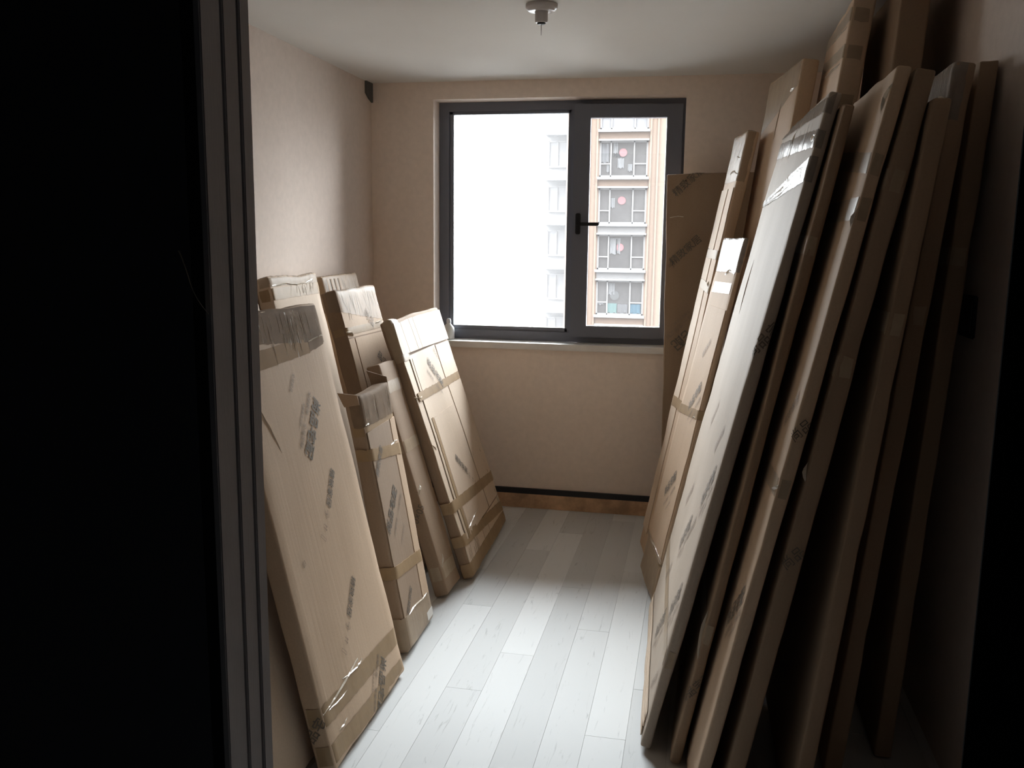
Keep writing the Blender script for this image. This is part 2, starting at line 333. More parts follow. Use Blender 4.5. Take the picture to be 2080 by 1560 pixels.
# ------------------------------------------------------------------ cartons
# each: front foot of the near end (x0, y0), plan angle, width along the wall, lean, length, thickness; side -1 left wall, +1 right wall
def noisev(p, s): return noise.noise(Vector((p[0]+s*3.1, p[1]+s*1.7, p[2]+s*5.3)))
class Carton:
    def __init__(self, par, side, label, group, m='kraft', amp=0.0025, seed=1, rad=0.008, dent=0.006):
        x0, y0, phi, W, th, L, T = par
        self.W, self.L, self.T, self.side, self.seed, self.amp, self.rad, self.dent = W, L, T, side, seed, amp, min(rad, T*0.3), dent
        a = Vector((math.sin(phi), math.cos(phi), 0)); b = Vector((math.cos(phi), -math.sin(phi), 0))*side
        zz = Vector((0, 0, 1)); up = b*math.sin(th) + zz*math.cos(th); n = b*math.cos(th) - zz*math.sin(th)
        P = Vector((x0, y0, T*math.sin(th) + 0.004))
        if side > 0: P = P + a*W; a = -a
        self.root = empty('flat_carton'); self.root.matrix_world = Matrix(((a.x, n.x, up.x, P.x), (a.y, n.y, up.y, P.y), (a.z, n.z, up.z, P.z), (0, 0, 0, 1)))
        tag(self.root, label, 'carton', group)
        self.m = m; self.body()
    def q(self, u): return self.W - u if self.side > 0 else u     # u is measured from the near end
    def shape(self, p, o=0.0):
        W, T, L, r = self.W, self.T, self.L, self.rad
        c = Vector((min(max(p[0], r), W-r), min(max(p[1], r), T-r), min(max(p[2], r), L-r)))
        d = Vector(p) - c
        if d.length < 1e-9: d = Vector((0, -1, 0))
        d.normalize()
        q = c + d*(r+o)
        s = self.seed
        k = self.amp*noisev((p[0]*5, p[1]*5, p[2]*3.2), s)
        # softer, crushed long edges and corners
        ed = min(p[0], W-p[0]); ez = min(p[2], L-p[2])
        e = max(0, 1-min(ed, ez)/0.035)
        k2 = e*self.dent*min(0, noisev((p[0]*9+4, p[1]*9, p[2]*7), s+2) - 0.02)
        wob = Vector((0.004*noisev((0, 0, p[2]*2.2), s+5), 0, 0)) if True else 0
        if ez < 0.06: wob.z = 0.008*noisev((p[0]*7, p[1]*12, 3), s+7)*(1-ez/0.06)*(1 if p[2] > L/2 else 0.0)
        return q + d*(k + k2) + wob
    def body(self):
        W, T, L, r = self.W, self.T, self.L, self.rad
        def ax(D, n): return [0, r*0.4, r] + [r + (D-2*r)*k/n for k in range(1, n)] + [D-r, D-r*0.4, D]
        X, Y, Z = ax(W, max(3, int(W/0.045))), ax(T, 2), ax(L, max(6, int(L/0.045)))
        bm = bmesh.new(); V = {}
        def v(i, j, k):
            if (i, j, k) not in V: V[(i, j, k)] = bm.verts.new(self.shape((X[i], Y[j], Z[k])))
            return V[(i, j, k)]
        nx, ny, nz = len(X)-1, len(Y)-1, len(Z)-1
        for i in range(nx):
            for k in range(nz):
                bm.faces.new((v(i, 0, k), v(i+1, 0, k), v(i+1, 0, k+1), v(i, 0, k+1)))
                bm.faces.new((v(i, ny, k), v(i, ny, k+1), v(i+1, ny, k+1), v(i+1, ny, k)))
        for j in range(ny):
            for k in range(nz):
                bm.faces.new((v(0, j, k), v(0, j, k+1), v(0, j+1, k+1), v(0, j+1, k)))
                bm.faces.new((v(nx, j, k), v(nx, j+1, k), v(nx, j+1, k+1), v(nx, j, k+1)))
        for i in range(nx):
            for j in range(ny):
                bm.faces.new((v(i, j, 0), v(i, j+1, 0), v(i+1, j+1, 0), v(i+1, j, 0)))
                bm.faces.new((v(i, j, nz), v(i+1, j, nz), v(i+1, j+1, nz), v(i, j+1, nz)))
        from_bm('carton_body', bm, self.m, self.root, smooth=True)
    def surf(self, s, v, o):
        """point on the wrapped surface; s runs along the front, below 0 / above W it turns onto the ends; v above L turns onto the top"""
        W, T, L = self.W, self.T, self.L
        n = 0.0; x = s; z = v
        if s < 0: n = min(-s, T); x = 0
        elif s > W: n = min(s-W, T); x = W
        if v > L: n = max(n, min(v-L, T)); z = L
        if v < 0: z = 0
        return self.shape((x, n, z), o)
    def patch(self, name, c4, m, o=0.0012, amp=0.0, fs=(40, 8), step=0.02, label=None, thick=True):
        """c4: four (u, v) corners, u from the near end: near-bottom, far-bottom, far-top, near-top"""
        c4 = [(self.q(u), v) for u, v in c4]
        if self.side > 0: c4 = [c4[1], c4[0], c4[3], c4[2]]
        (a, b, c, d) = c4
        nx = max(2, int(math.hypot(b[0]-a[0], b[1]-a[1])/step)); ny = max(2, int(math.hypot(d[0]-a[0], d[1]-a[1])/step))
        bm = bmesh.new(); G = []
        for j in range(ny+1):
            row = []
            for i in range(nx+1):
                f, g = i/nx, j/ny
                s = (a[0]*(1-f)+b[0]*f)*(1-g) + (d[0]*(1-f)+c[0]*f)*g
                v = (a[1]*(1-f)+b[1]*f)*(1-g) + (d[1]*(1-f)+c[1]*f)*g
                w = amp*(noise.noise(Vector((s*fs[0], v*fs[1], self.seed*2.0+o*900)))+0.4) if amp else 0
                edge = 0.0
                if amp and (i in (0, nx) or j in (0, ny)): w *= 0.3; edge = 0.004*noise.noise(Vector((s*60, v*60, self.seed)))
                row.append(bm.verts.new(self.surf(s+edge, v+edge, o+max(w, -o*0.4))))
            G.append(row)
        for j in range(ny):
            for i in range(nx): bm.faces.new((G[j][i], G[j][i+1], G[j+1][i+1], G[j+1][i]))
        if thick and o > 0.003:
            bd = [e for e in bm.edges if e.is_boundary]
            r = bmesh.ops.extrude_edge_only(bm, edges=bd)
            for e in bd: e.smooth = False
            for vv in r['geom']:
                if isinstance(vv, bmesh.types.BMVert): vv.co += Vector((0, min(o*0.9, 0.004), 0))
        ob = from_bm(name, bm, m, self.root, smooth=True)
        if label: ob['label'] = label
        return ob
    def tape(self, p0, p1, wd, m='tape', wrap=0.8, o=0.0012, amp=0.0009, label=None):
        """band from p0 at the near edge to p1 at the far edge, carried round both ends when wrap > 0"""
        (u0, v0), (u1, v1) = p0, p1
        e = self.T*wrap
        sl = (v1-v0)/max(1e-6, u1-u0)
        if wrap: u0, v0, u1, v1 = u0-e, v0-sl*e*0.3, u1+e, v1+sl*e*0.3
        return self.patch('packing_tape', [(u0, v0-wd/2), (u1, v1-wd/2), (u1, v1+wd/2), (u0, v0+wd/2)], m, o, amp, label=label)
    def ridge(self, pts, h=0.004, wd=0.006, m='wrinkle'):
        bm = bmesh.new(); prev = None; P = []
        for (ua, va), (ub, vb) in zip(pts, pts[1:]):
            for k in range(4): P.append((ua+(ub-ua)*k/4, va+(vb-va)*k/4))
        P.append(pts[-1])
        for i, (u, v) in enumerate(P):
            t = i/(len(P)-1); hh = h*(0.25+math.sin(math.pi*t)*0.75)
            j = 0.0035*noise.noise(Vector((u*50, v*50, self.seed)))
            s = self.q(u); v += j
            tr = (bm.verts.new(self.surf(s, v-wd/2, 0.0006)), bm.verts.new(self.surf(s, v, hh)), bm.verts.new(self.surf(s, v+wd/2, 0.0006)))
            if prev:
                bm.faces.new((prev[0], tr[0], tr[1], prev[1])); bm.faces.new((prev[1], tr[1], tr[2], prev[2]))
            prev = tr
        return from_bm('tape_wrinkle', bm, m, self.root)
    def creases(self, u0, u1, v0, v1, n, m='crease_glint', slant=0.0, o=0.0022, name='film_creases'):
        """a bundle of fine pleats in wrinkled tape, running up the carton"""
        rnd = random.Random(self.seed*31+n); bm = bmesh.new()
        for _ in range(max(6, int(n*0.6))):
            u = u0+(u1-u0)*rnd.random(); ln = (v1-v0)*(0.25+0.75*rnd.random()); va = v0+(v1-v0-ln)*rnd.random()
            wd = 0.0005+0.0008*rnd.random(); h = o*0.7+0.0004+0.0009*rnd.random(); du = slant*ln+0.006*(rnd.random()-0.5); prev = None
            for k in range(6):
                t = k/5; uu = u+du*t+0.0012*math.sin(t*7+u*90); v = va+ln*t
                ss = self.q(uu); tr = (bm.verts.new(self.surf(ss-wd, v, o*0.7)), bm.verts.new(self.surf(ss, v, o*0.7+(h-o*0.7)*math.sin(math.pi*(0.1+0.8*t)))), bm.verts.new(self.surf(ss+wd, v, o*0.7)))
                if prev:
                    bm.faces.new((prev[0], tr[0], tr[1], prev[1])); bm.faces.new((prev[1], tr[1], tr[2], prev[2]))
                prev = tr
        ob = from_bm(name, bm, m, self.root); ob['kind'] = 'stuff'
        return ob
    def text(self, body, u, v, size, ang, m='ink', o=0.0022, bold=0.0, face='front'):
        me = text_mesh(body, bold)
        me = me.copy(); s0 = self.q(u) if face == 'front' else u
        ca, sa = math.cos(ang), math.sin(ang)
        for vv in me.vertices:
            x, y = vv.co.x*size, vv.co.y*size
            vv.co = self.surf(s0 + x*ca - y*sa, v + x*sa + y*ca, o)
        return link('printed_lettering', me, m, self.root)

TX = {}
def text_mesh(body, bold):
    """lettering centred on the origin, one unit high"""
    k = (body, bold)
    if k in TX: return TX[k]
    cu = bpy.data.curves.new('printed_lettering', 'FONT'); cu.body = body; cu.align_x = 'CENTER'; cu.align_y = 'CENTER'
    cu.size = 1.0; cu.offset = bold; cu.resolution_u = 2
    o = bpy.data.objects.new('printed_lettering', cu); COL.objects.link(o)
    dg = bpy.context.evaluated_depsgraph_get()
    me = bpy.data.meshes.new_from_object(o.evaluated_get(dg))
    bpy.data.objects.remove(o); bpy.data.curves.remove(cu)
    bm = bmesh.new(); bm.from_mesh(me); bmesh.ops.triangulate(bm, faces=bm.faces)
    bm.to_mesh(me); bm.free(); me.materials.clear()
    TX[k] = me
    return me
R_ = math.radians
BIG, SMALL, SUB = '尚品宅配', '精致家居', '全屋家居 — 全屋定制'
def logo(c, u, v, ang, size=0.056, m='ink', sub=True):
    c.text(BIG, u, v, size, R_(ang), m, bold=0.018)
    if sub:
        ca, sa = math.cos(R_(ang)), math.sin(R_(ang)); d = -1 if c.side < 0 else 1
        for k, (b, sz) in enumerate(((SUB, size*0.40), ('全屋家具定制', size*0.26))):
            off = size*(0.85+0.42*k)
            du, dv = sa*off, -ca*off
            c.text(b, u + (du if c.side < 0 else -du), v + dv, sz, R_(ang), 'ink_pale')

GL, GR = 'flat cartons leaning on the left wall', 'flat cartons leaning on the right wall'
# ---- left wall
c = Carton((-0.960, 2.216, -0.011, 0.637, 0.2329, 1.3375, 0.058), -1, 'large pale flat carton nearest the doorway on the left, brown tape slanting across its top', GL, 'kraft', seed=1, amp=0.003)
W, L, T = c.W, c.L, c.T
c.patch('film_wrap', [(-T*.8, 1.262), (W+T*.8, 1.195), (W+T*.8, L+T*.7), (-T*.8, L+T*.7)], 'film_dark', 0.0014, 0.0005, (95, 4), 0.016, 'clear wrinkled tape over the top end')
c.tape((0.0, 1.190), (0.50, 1.205), 0.055, 'tape_smooth', wrap=0)
c.creases(0.03, 0.62, 1.215, 1.325, 34); c.creases(0.25, 0.50, 1.16, 1.30, 16); c.creases(0.05, 0.62, 1.22, 1.325, 16, 'crease_dark')
c.tape((0.50, 1.205), (W, 1.222), 0.05, 'film_dark', wrap=0, o=0.0016)
c.tape((0.0, 0.165), (W, 0.135), 0.062, 'tape', amp=0.0012)
c.tape((0.0, 0.050), (W, 0.022), 0.058, 'tape', amp=0.0012)
c.ridge([(0.01, 0.172), (0.10, 0.178), (0.20, 0.192), (0.30, 0.205)], 0.006, 0.007)
c.ridge([(0.02, 0.168), (0.12, 0.160), (0.19, 0.158)], 0.004, 0.005)
c.ridge([(0.17, 0.200), (0.28, 0.185), (0.33, 0.19)], 0.004, 0.004)
c.ridge([(0.08, 0.085), (0.14, 0.090)], 0.004, 0.004)
c.ridge([(0.50, 1.215), (0.58, 1.222), (0.63, 1.224)], 0.006, 0.006)
c.ridge([(0.083, 1.07), (0.100, 1.035), (0.118, 1.004), (0.153, 0.922)], 0.004, 0.007, 'kraft_pale')
logo(c, 0.382, 0.950, 225, 0.056)
c.text('全屋家具', 0.32, 1.105, 0.018, R_(225), 'ink_pale')
c.text(SMALL, 0.405, 0.744, 0.035, R_(227), 'ink', bold=0.01)
c.text('☂ ⇈ ▯', 0.305, 0.646, 0.034, R_(226), 'ink_pale')
c.text(SMALL, 0.357, 0.391, 0.035, R_(224), 'ink', bold=0.01)
c.text('☂ ⇈ ▯', 0.255, 0.293, 0.034, R_(222), 'ink_pale')
logo(c, 0.415, 0.052, 226, 0.050)
c.text('印', 0.115, 0.591, 0.022, R_(200), 'ink_pale')
c.text('尚品宅', -0.045, 0.115, 0.042, R_(45), 'ink', bold=0.012, face='side')

c = Carton((-0.997, 2.990, -0.030, 0.3451, 0.1882, 0.9773, 0.058), -1, 'narrow flat carton with open top flaps, second from the doorway on the left', GL, 'kraft_mid', seed=2)
W, L, T = c.W, c.L, c.T
c.patch('film_wrap', [(-T*.7, 0.862), (W+T*.5, 0.855), (W+T*.5, L+T*.75), (-T*.7, L+T*.75)], 'film_dark', 0.0030, 0.0018, (85, 6), 0.014, 'crumpled clear tape over the top end')
c.tape((0, 0.848), (W, 0.838), 0.036, 'tape')
c.tape((0, 0.762), (W, 0.705), 0.044, 'tape', o=0.0060)
c.tape((0, 0.312), (W, 0.262), 0.046, 'tape', o=0.0060)
c.patch('cardboard_sheet', [(0.012, 0.012), (0.245, 0.012), (0.262, 0.84), (0.012, 0.84)], 'kraft_mid', 0.0045, step=0.05)
c.patch('cardboard_sheet', [(0.256, 0.012), (0.335, 0.012), (0.335, 0.84), (0.272, 0.84)], 'kraft', 0.0045, step=0.05)
c.patch('cardboard_sheet', [(0.03, 0.86), (0.055, 0.86), (0.05, 0.955), (0.03, 0.955)], 'kraft_mid', 0.0022, step=0.03)
c.patch('cardboard_sheet', [(0.07, 0.86), (0.30, 0.86), (0.30, 0.955), (0.07, 0.955)], 'kraft_mid', 0.0022, step=0.03)
c.creases(0.02, 0.33, 0.865, 0.965, 26, o=0.0052); c.creases(0.02, 0.33, 0.865, 0.965, 12, 'crease_dark', o=0.0052)
c.ridge([(0.0, 0.118), (0.12, 0.128), (0.25, 0.112), (0.345, 0.11)], 0.010, 0.008)
c.ridge([(0.0, 0.862), (0.05, 0.872)], 0.008, 0.008)
c.ridge([(0.20, 0.742), (0.28, 0.752), (0.33, 0.745)], 0.010, 0.008)
c.tape((0, 0.075), (W, 0.045), 0.12, 'tape_clear', o=0.0058)
c.text(BIG, 0.100, 0.523, 0.052, R_(38), 'ink', o=0.0062, bold=0.018)
c.text(SUB, 0.155, 0.490, 0.020, R_(38), 'ink_pale', o=0.0062)
c.text('全屋家具定制', 0.165, 0.405, 0.015, R_(38), 'ink_pale', o=0.0062)
c.text(SMALL, 0.066, 0.720, 0.034, R_(42), 'ink', o=0.0075, bold=0.01)
c.text(SMALL, 0.098, 0.165, 0.030, R_(38), 'ink', o=0.0062, bold=0.01)
c.patch('paper_label', [(0.262, 0.012), (0.335, 0.012), (0.335, 0.045), (0.262, 0.045)], 'label_white', 0.0068)
def flap(c, pts, th=0.004):
    bm = bmesh.new(); a = [bm.verts.new(p) for p in pts]; f = bm.faces.new(a)
    r = bmesh.ops.extrude_face_region(bm, geom=[f]); f.normal_update(); n = f.normal.copy()
    for v in r['geom']:
        if isinstance(v, bmesh.types.BMVert): v.co += n*th
    return from_bm('carton_flap', bm, 'kraft_brown', c.root)
flap(c, [(-0.002, 0.0, L-0.030), (-0.002, T, L-0.030), (-0.012, T+0.012, L+0.026), (-0.006, 0.0, L+0.006)])
flap(c, [(W-0.004, 0.0, L-0.030), (W-0.004, T, L-0.030), (W+0.004, T+0.022, L+0.058), (W, 0.0, L+0.022)])

c = Carton((-0.999, 3.537, -0.002, 0.203, 0.2977, 1.0377, 0.062), -1, 'narrow brown carton tucked behind the brightest carton on the left', GL, 'kraft_brown', seed=3)
W, L, T = c.W, c.L, c.T
c.tape((0, 0.670), (W, 0.665), 0.05, 'tape_clear'); c.tape((0, 0.10), (W, 0.09), 0.06, 'tape_clear'); c.tape((0, 0.93), (W, 0.93), 0.05, 'tape_clear')
c.ridge([(0.0, 0.455), (0.03, 0.475), (0.05, 0.485)], 0.010, 0.012); c.ridge([(0.02, 0.12), (0.07, 0.16)], 0.008, 0.008)
c.text('90×05', -0.030, 0.365, 0.044, R_(52), 'ink', o=0.003, face='side')

c = Carton((-0.945, 3.762, -0.0429, 0.8659, 0.3191, 1.2235, 0.050), -1, 'brightest flat carton on the left, nearest the window, with taped panels on its front', GL, 'kraft_brown', seed=4, amp=0.003)  # body darker than its front sheets: shade of gaps and near side in colour
W, L, T = c.W, c.L, c.T
S = 'cardboard_sheet'
c.patch(S, [(0.010, 1.062), (0.120, 1.058), (0.108, 1.205), (0.010, 1.205)], 'kraft_sheen', 0.0100, step=0.04)
c.patch(S, [(0.124, 1.058), (0.264, 1.056), (0.250, 1.208), (0.112, 1.206)], 'kraft_sheen', 0.0100, step=0.04)
c.patch(S, [(0.268, 1.056), (0.328, 1.056), (0.314, 1.208), (0.254, 1.208)], 'kraft_sheen', 0.0100, step=0.04)
c.patch(S, [(0.332, 1.056), (W-0.012, 1.045), (W-0.012, 1.207), (0.318, 1.207)], 'kraft_sheen', 0.0100, step=0.04)
c.patch(S, [(0.008, 0.17), (0.060, 0.17), (0.082, 1.05), (0.008, 1.05)], 'kraft_sheen', 0.0040, step=0.05)
c.patch(S, [(0.072, 0.16), (0.588, 0.16), (0.550, 1.046), (0.094, 1.046)], 'kraft_sheen', 0.0072, step=0.05)
c.patch(S, [(0.600, 0.16), (0.836, 0.16), (0.800, 1.038), (0.562, 1.042)], 'kraft_sheen', 0.0085, step=0.05)
c.patch(S, [(0.845, 0.16), (W-0.004, 0.16), (W-0.006, 1.034), (0.810, 1.034)], 'kraft_sheen', 0.0035, step=0.05)
c.patch(S, [(0.118, 0.850), (0.520, 0.846), (0.512, 1.028), (0.122, 1.028)], 'kraft_sheen', 0.0088, step=0.05)
c.patch(S, [(0.150, 0.205), (0.545, 0.205), (0.530, 0.735), (0.160, 0.735)], 'kraft_sheen', 0.0082, step=0.05)
for a_, b_ in ((0.0, 0.19), (0.196, 0.36), (0.366, 0.49), (0.496, W)):
    c.patch(S, [(max(a_, 0.008), 0.010), (min(b_, W-0.008), 0.010), (min(b_, W-0.008), 0.150), (max(a_, 0.008), 0.150)], 'kraft_sheen', 0.0040, step=0.05)
c.tape((0.03, 0.856), (W-0.03, 0.845), 0.040, 'tape', wrap=0, o=0.0098)
c.tape((0.0, 0.340), (W, 0.262), 0.052, 'tape', o=0.0092)
c.tape((0.0, 0.178), (W, 0.086), 0.050, 'tape', o=0.0070)
c.tape((0.0, 0.040), (W, 0.030), 0.060, 'tape', o=0.0055)
c.patch('packing_tape', [(0.100, 0.16), (0.135, 0.16), (0.150, 0.74), (0.118, 0.74)], 'tape', 0.0092, 0.0008)
c.patch('film_wrap', [(-T*.6, 1.03), (0.10, 1.03), (0.09, L+0.01), (-T*.6, L+0.01)], 'tape_clear', 0.0070, 0.003, (60, 20), 0.014, 'crumpled clear tape at the top corner')
c.creases(0.0, 0.10, 1.04, 1.19, 14, 'crease_dark', o=0.009); c.creases(0.02, 0.12, 1.03, 1.2, 8, o=0.009)
c.creases(0.03, 0.22, 0.02, 0.15, 16, 'crease_dark', slant=0.3, o=0.006)
c.ridge([(0.0, 0.188), (0.16, 0.196), (0.33, 0.215), (0.48, 0.222)], 0.012, 0.008)
c.ridge([(0.0, 0.865), (0.05, 0.85), (0.10, 0.862)], 0.014, 0.010)
c.ridge([(0.0, 0.640), (0.03, 0.62), (0.05, 0.60)], 0.008, 0.010, 'kraft_brown')
for k in range(7):
    c.ridge([(0.74+0.012*k, 0.52-0.06*k), (0.755+0.010*k, 0.49-0.06*k), (0.77+0.008*k, 0.46-0.06*k)], 0.010, 0.007, 'kraft_brown' if k % 2 else 'wrinkle')
c.text(BIG, 0.398, 0.918, 0.050, R_(-47), 'ink', o=0.0112, bold=0.018)
c.text(SUB, 0.345, 0.880, 0.020, R_(-47), 'ink_pale', o=0.0112)
c.text('尚品', 0.515, 1.005, 0.040, R_(-47), 'ink_pale', o=0.0112)
c.text(SMALL, 0.352, 0.453, 0.042, R_(-41), 'ink', o=0.0105, bold=0.01)
c.text('☂ ⇈ ▯', 0.455, 0.350, 0.034, R_(-41), 'ink_pale', o=0.0105)
c.text(SMALL, 0.70, 0.78, 0.034, R_(-41), 'ink_pale', o=0.0082)

c = Carton((-1.200, 3.655, 0.0382, 0.4377, 0.2653, 1.3395, 0.0728), -1, 'upright carton with dark near side rising behind the open-flapped carton', GL, 'kraft_brown', seed=5)  # shade of the near side put into the darker body board
W, L, T = c.W, c.L, c.T
c.patch('film_wrap', [(-T*.7, 1.245), (W+T*.5, 1.165), (W+T*.5, L+T*.6), (-T*.7, L+T*.6)], 'film', 0.0024, 0.0014, (40, 18), 0.016, 'wrinkled clear tape over the top end')
c.patch(S, [(0.004, 1.12), (W-0.004, 1.12), (W-0.004, L-0.010), (0.004, L-0.010)], 'kraft', 0.0012, step=0.04)
c.tape((0, 1.150), (W, 1.150), 0.032, 'tape', o=0.0022)
c.creases(0.03, 0.42, 1.20, 1.325, 18, slant=-0.3); c.creases(0.05, 0.42, 1.19, 1.325, 14, 'crease_dark', slant=0.1)
c.patch(S, [(0.004, 0.02), (0.058, 0.02), (0.058, 1.115), (0.004, 1.115)], 'kraft', 0.0032, step=0.05)
c.patch(S, [(0.066, 0.02), (W-0.006, 0.02), (W-0.006, 1.115), (0.066, 1.115)], 'kraft', 0.0040, step=0.05)
c.ridge([(0.0, 1.150), (0.03, 1.140), (0.055, 1.128)], 0.012, 0.012); c.ridge([(0.33, 1.16), (0.39, 1.165), (0.437, 1.172)], 0.010, 0.010)
c.text('尚品', 0.28, 1.19, 0.05, R_(-47), 'ink_pale', o=0.004); c.text('品宅', 0.30, 0.985, 0.05, R_(-47), 'ink', o=0.0055, bold=0.01)

c = Carton((-1.420, 4.024, -0.0113, 0.463, 0.2547, 1.3785, 0.0836), -1, 'carton against the left wall at the far end, pleated clear tape on top', GL, 'kraft', seed=6)
W, L, T = c.W, c.L, c.T
c.patch('film_wrap', [(-T*.7, 1.20), (W+T*.5, 1.20), (W+T*.5, L+T*.6), (-T*.7, L+T*.6)], 'film', 0.0014, 0.0024, (110, 4), 0.014, 'pleated clear tape over the top end')
c.creases(0.02, 0.42, 1.22, 1.36, 20, 'crease_dark'); c.creases(0.02, 0.44, 1.22, 1.365, 20)
for k in range(4): c.patch(S, [(0.04+0.05*k, 1.25), (0.055+0.05*k, 1.25), (0.055+0.05*k, 1.36), (0.04+0.05*k, 1.36)], 'kraft_brown', 0.0042, step=0.04)

c = Carton((-1.470, 3.487, 0.0161, 0.4712, 0.221, 1.3865, 0.0684), -1, 'carton against the left wall with a brown tape band, seen above the nearest carton', GL, 'kraft_pale', seed=7)
W, L, T = c.W, c.L, c.T
c.tape((0, 1.310), (W, 1.320), 0.050, 'tape')
c.patch('film_wrap', [(-T*.7, 1.345), (W+T*.5, 1.345), (W+T*.5, L+T*.6), (-T*.7, L+T*.6)], 'film', 0.0018, 0.0026, (50, 20), 0.014, 'crumpled clear tape over the top end')
c.creases(0.05, 0.4, 1.30, 1.38, 16, slant=0.5); c.creases(0.2, 0.4, 1.29, 1.34, 12, 'crease_dark')
c.ridge([(0.02, 1.345), (0.12, 1.352), (0.25, 1.345), (0.42, 1.358)], 0.006, 0.008)

c = Carton((-1.0505, 1.960, -0.001, 0.752, 0.2694, 1.500, 0.050), -1, 'carton half hidden between the left door jamb and the nearest carton', GL, 'kraft_pale', seed=8)
c.tape((0, 0.9), (c.W, 0.9), 0.05, 'tape')
c = Carton((-1.235, 1.860, 0.0, 0.72, 0.350, 1.560, 0.055), -1, 'rearmost carton in the dark behind the left door jamb', GL, 'kraft_brown', seed=9)
c.tape((0, 0.9), (c.W, 0.9), 0.05, 'tape')

# ---- right wall
c = Carton((-0.1164, 2.5518, -0.0252, 1.0814, 0.2213, 1.972, 0.0347), 1, 'long pale flat carton in front of the right stack, silvery taped top', GR, 'kraft_grey', seed=11, amp=0.003)
W, L, T = c.W, c.L, c.T
c.patch('film_wrap', [(-T*.6, 1.820), (W+T*.5, 1.885), (W+T*.5, 1.945), (-T*.6, 1.868)], 'film_grey', 0.0014, 0.0030, (70, 10), 0.016, 'silvery wrinkled tape')
c.patch('film_wrap', [(-T*.6, 1.912), (W+T*.5, 1.962), (W+T*.5, L+T*.6), (-T*.6, L+T*.6)], 'film_grey', 0.0018, 0.0030, (70, 10), 0.016, 'clear tape over the top end')
c.patch('packing_tape', [(-T*.6, 1.730), (W+T*.5, 1.700), (W+T*.5, 1.722), (-T*.6, 1.800)], 'film_grey', 0.0016, 0.0030, (50, 30), 0.016, 'silvery crumpled tape slanting across')
c.creases(0.05, 0.95, 1.83, 1.92, 24, o=0.003); c.creases(0.05, 0.95, 1.92, 1.96, 16, o=0.003); c.creases(0.05, 0.5, 1.74, 1.78, 14, slant=0.8, o=0.003)
c.ridge([(0.02, 1.78), (0.20, 1.772), (0.45, 1.745), (0.98, 1.712)], 0.008, 0.010); c.ridge([(0.05, 1.755), (0.5, 1.725), (0.9, 1.706)], 0.005, 0.007)
c.ridge([(0.03, 1.86), (0.10, 1.845)], 0.008, 0.010); c.ridge([(0.6, 1.885), (0.62, 1.93)], 0.006, 0.008)
c.tape((0, 0.30), (W, 0.30), 0.055, 'tape_clear')
for (u, v) in ((0.45, 0.55), (0.16, 0.80), (0.42, 0.22), (0.16, 0.42)): logo(c, u, v, 42, 0.056)
for (u, v) in ((0.23, 0.94), (0.62, 0.95), (0.70, 0.62), (0.30, 0.62), (0.68, 0.32), (0.12, 0.16)): c.text(SMALL, u, v, 0.036, R_(42), 'ink_pale')
for k in range(3): c.patch(S, [(0.05, 0.010+0.030*k), (W-0.01, 0.010+0.024*k), (W-0.01, 0.026+0.024*k), (0.05, 0.034+0.030*k)], 'kraft_pale', 0.0050-0.001*k, step=0.06)
c.ridge([(0.80, 1.50), (0.80, 1.40), (0.80, 1.30)], 0.004, 0.004, 'kraft_brown')
c.text('尚品宅', -0.016+c.W+0.032, 1.29, 0.040, R_(60), 'ink', o=0.002, bold=0.01, face='side')

c = Carton((-0.024, 2.490, 0.0133, 0.86, 0.1928, 1.920, 0.0298), 1, 'thin brown carton directly behind the long pale carton with the silvery top', GR, 'kraft_brown', seed=12)
c.tape((0, 1.55), (c.W, 1.55), 0.05, 'tape_clear'); c.tape((0, 0.42), (c.W, 0.42), 0.06, 'tape_clear'); c.ridge([(0.0, 0.34), (0.03, 0.42), (0.04, 0.47)], 0.010, 0.012)
c.text(BIG, c.W+0.016, 0.25, 0.034, R_(55), 'ink', o=0.002, face='side')

c = Carton((0.0266, 2.268, -0.0127, 0.56, 0.203, 1.972, 0.0352), 1, 'tall carton with a light front strip, second pale one in the right stack', GR, 'kraft', seed=13)
W, L, T = c.W, c.L, c.T
c.tape((0, 1.640), (W, 1.640), 0.055, 'tape_clear'); c.tape((0, 1.745), (W, 1.80), 0.05, 'tape_clear'); c.tape((0, 0.935), (W, 0.90), 0.05, 'tape_clear')
c.ridge([(0.0, 1.93), (0.03, 1.90), (0.04, 1.87)], 0.008, 0.012); c.ridge([(0.0, 1.64), (0.01, 1.60)], 0.010, 0.01); c.ridge([(0.0, 0.94), (0.05, 0.915)], 0.010, 0.012)
logo(c, 0.12, 0.55, 42, 0.056); c.text(SMALL, 0.10, 1.12, 0.036, R_(42), 'ink_pale')
c.text('尚品', W+0.018, 1.09, 0.034, R_(55), 'ink', o=0.002, face='side')

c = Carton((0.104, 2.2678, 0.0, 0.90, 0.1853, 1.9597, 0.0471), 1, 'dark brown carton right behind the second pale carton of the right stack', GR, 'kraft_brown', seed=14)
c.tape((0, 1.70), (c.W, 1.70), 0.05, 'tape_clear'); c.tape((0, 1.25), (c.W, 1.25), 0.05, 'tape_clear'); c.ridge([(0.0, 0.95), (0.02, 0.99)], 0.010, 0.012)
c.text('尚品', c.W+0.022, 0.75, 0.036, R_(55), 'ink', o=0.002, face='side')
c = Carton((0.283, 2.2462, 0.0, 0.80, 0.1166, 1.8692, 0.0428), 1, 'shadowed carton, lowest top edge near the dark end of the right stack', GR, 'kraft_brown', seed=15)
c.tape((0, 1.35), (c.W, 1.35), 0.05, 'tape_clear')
c = Carton((0.4134, 2.5237, 0.0, 0.50, 0.0983, 1.9934, 0.0493), 1, 'shadowed carton with a grey taped top, second from the right wall', GR, 'kraft_brown', seed=16)
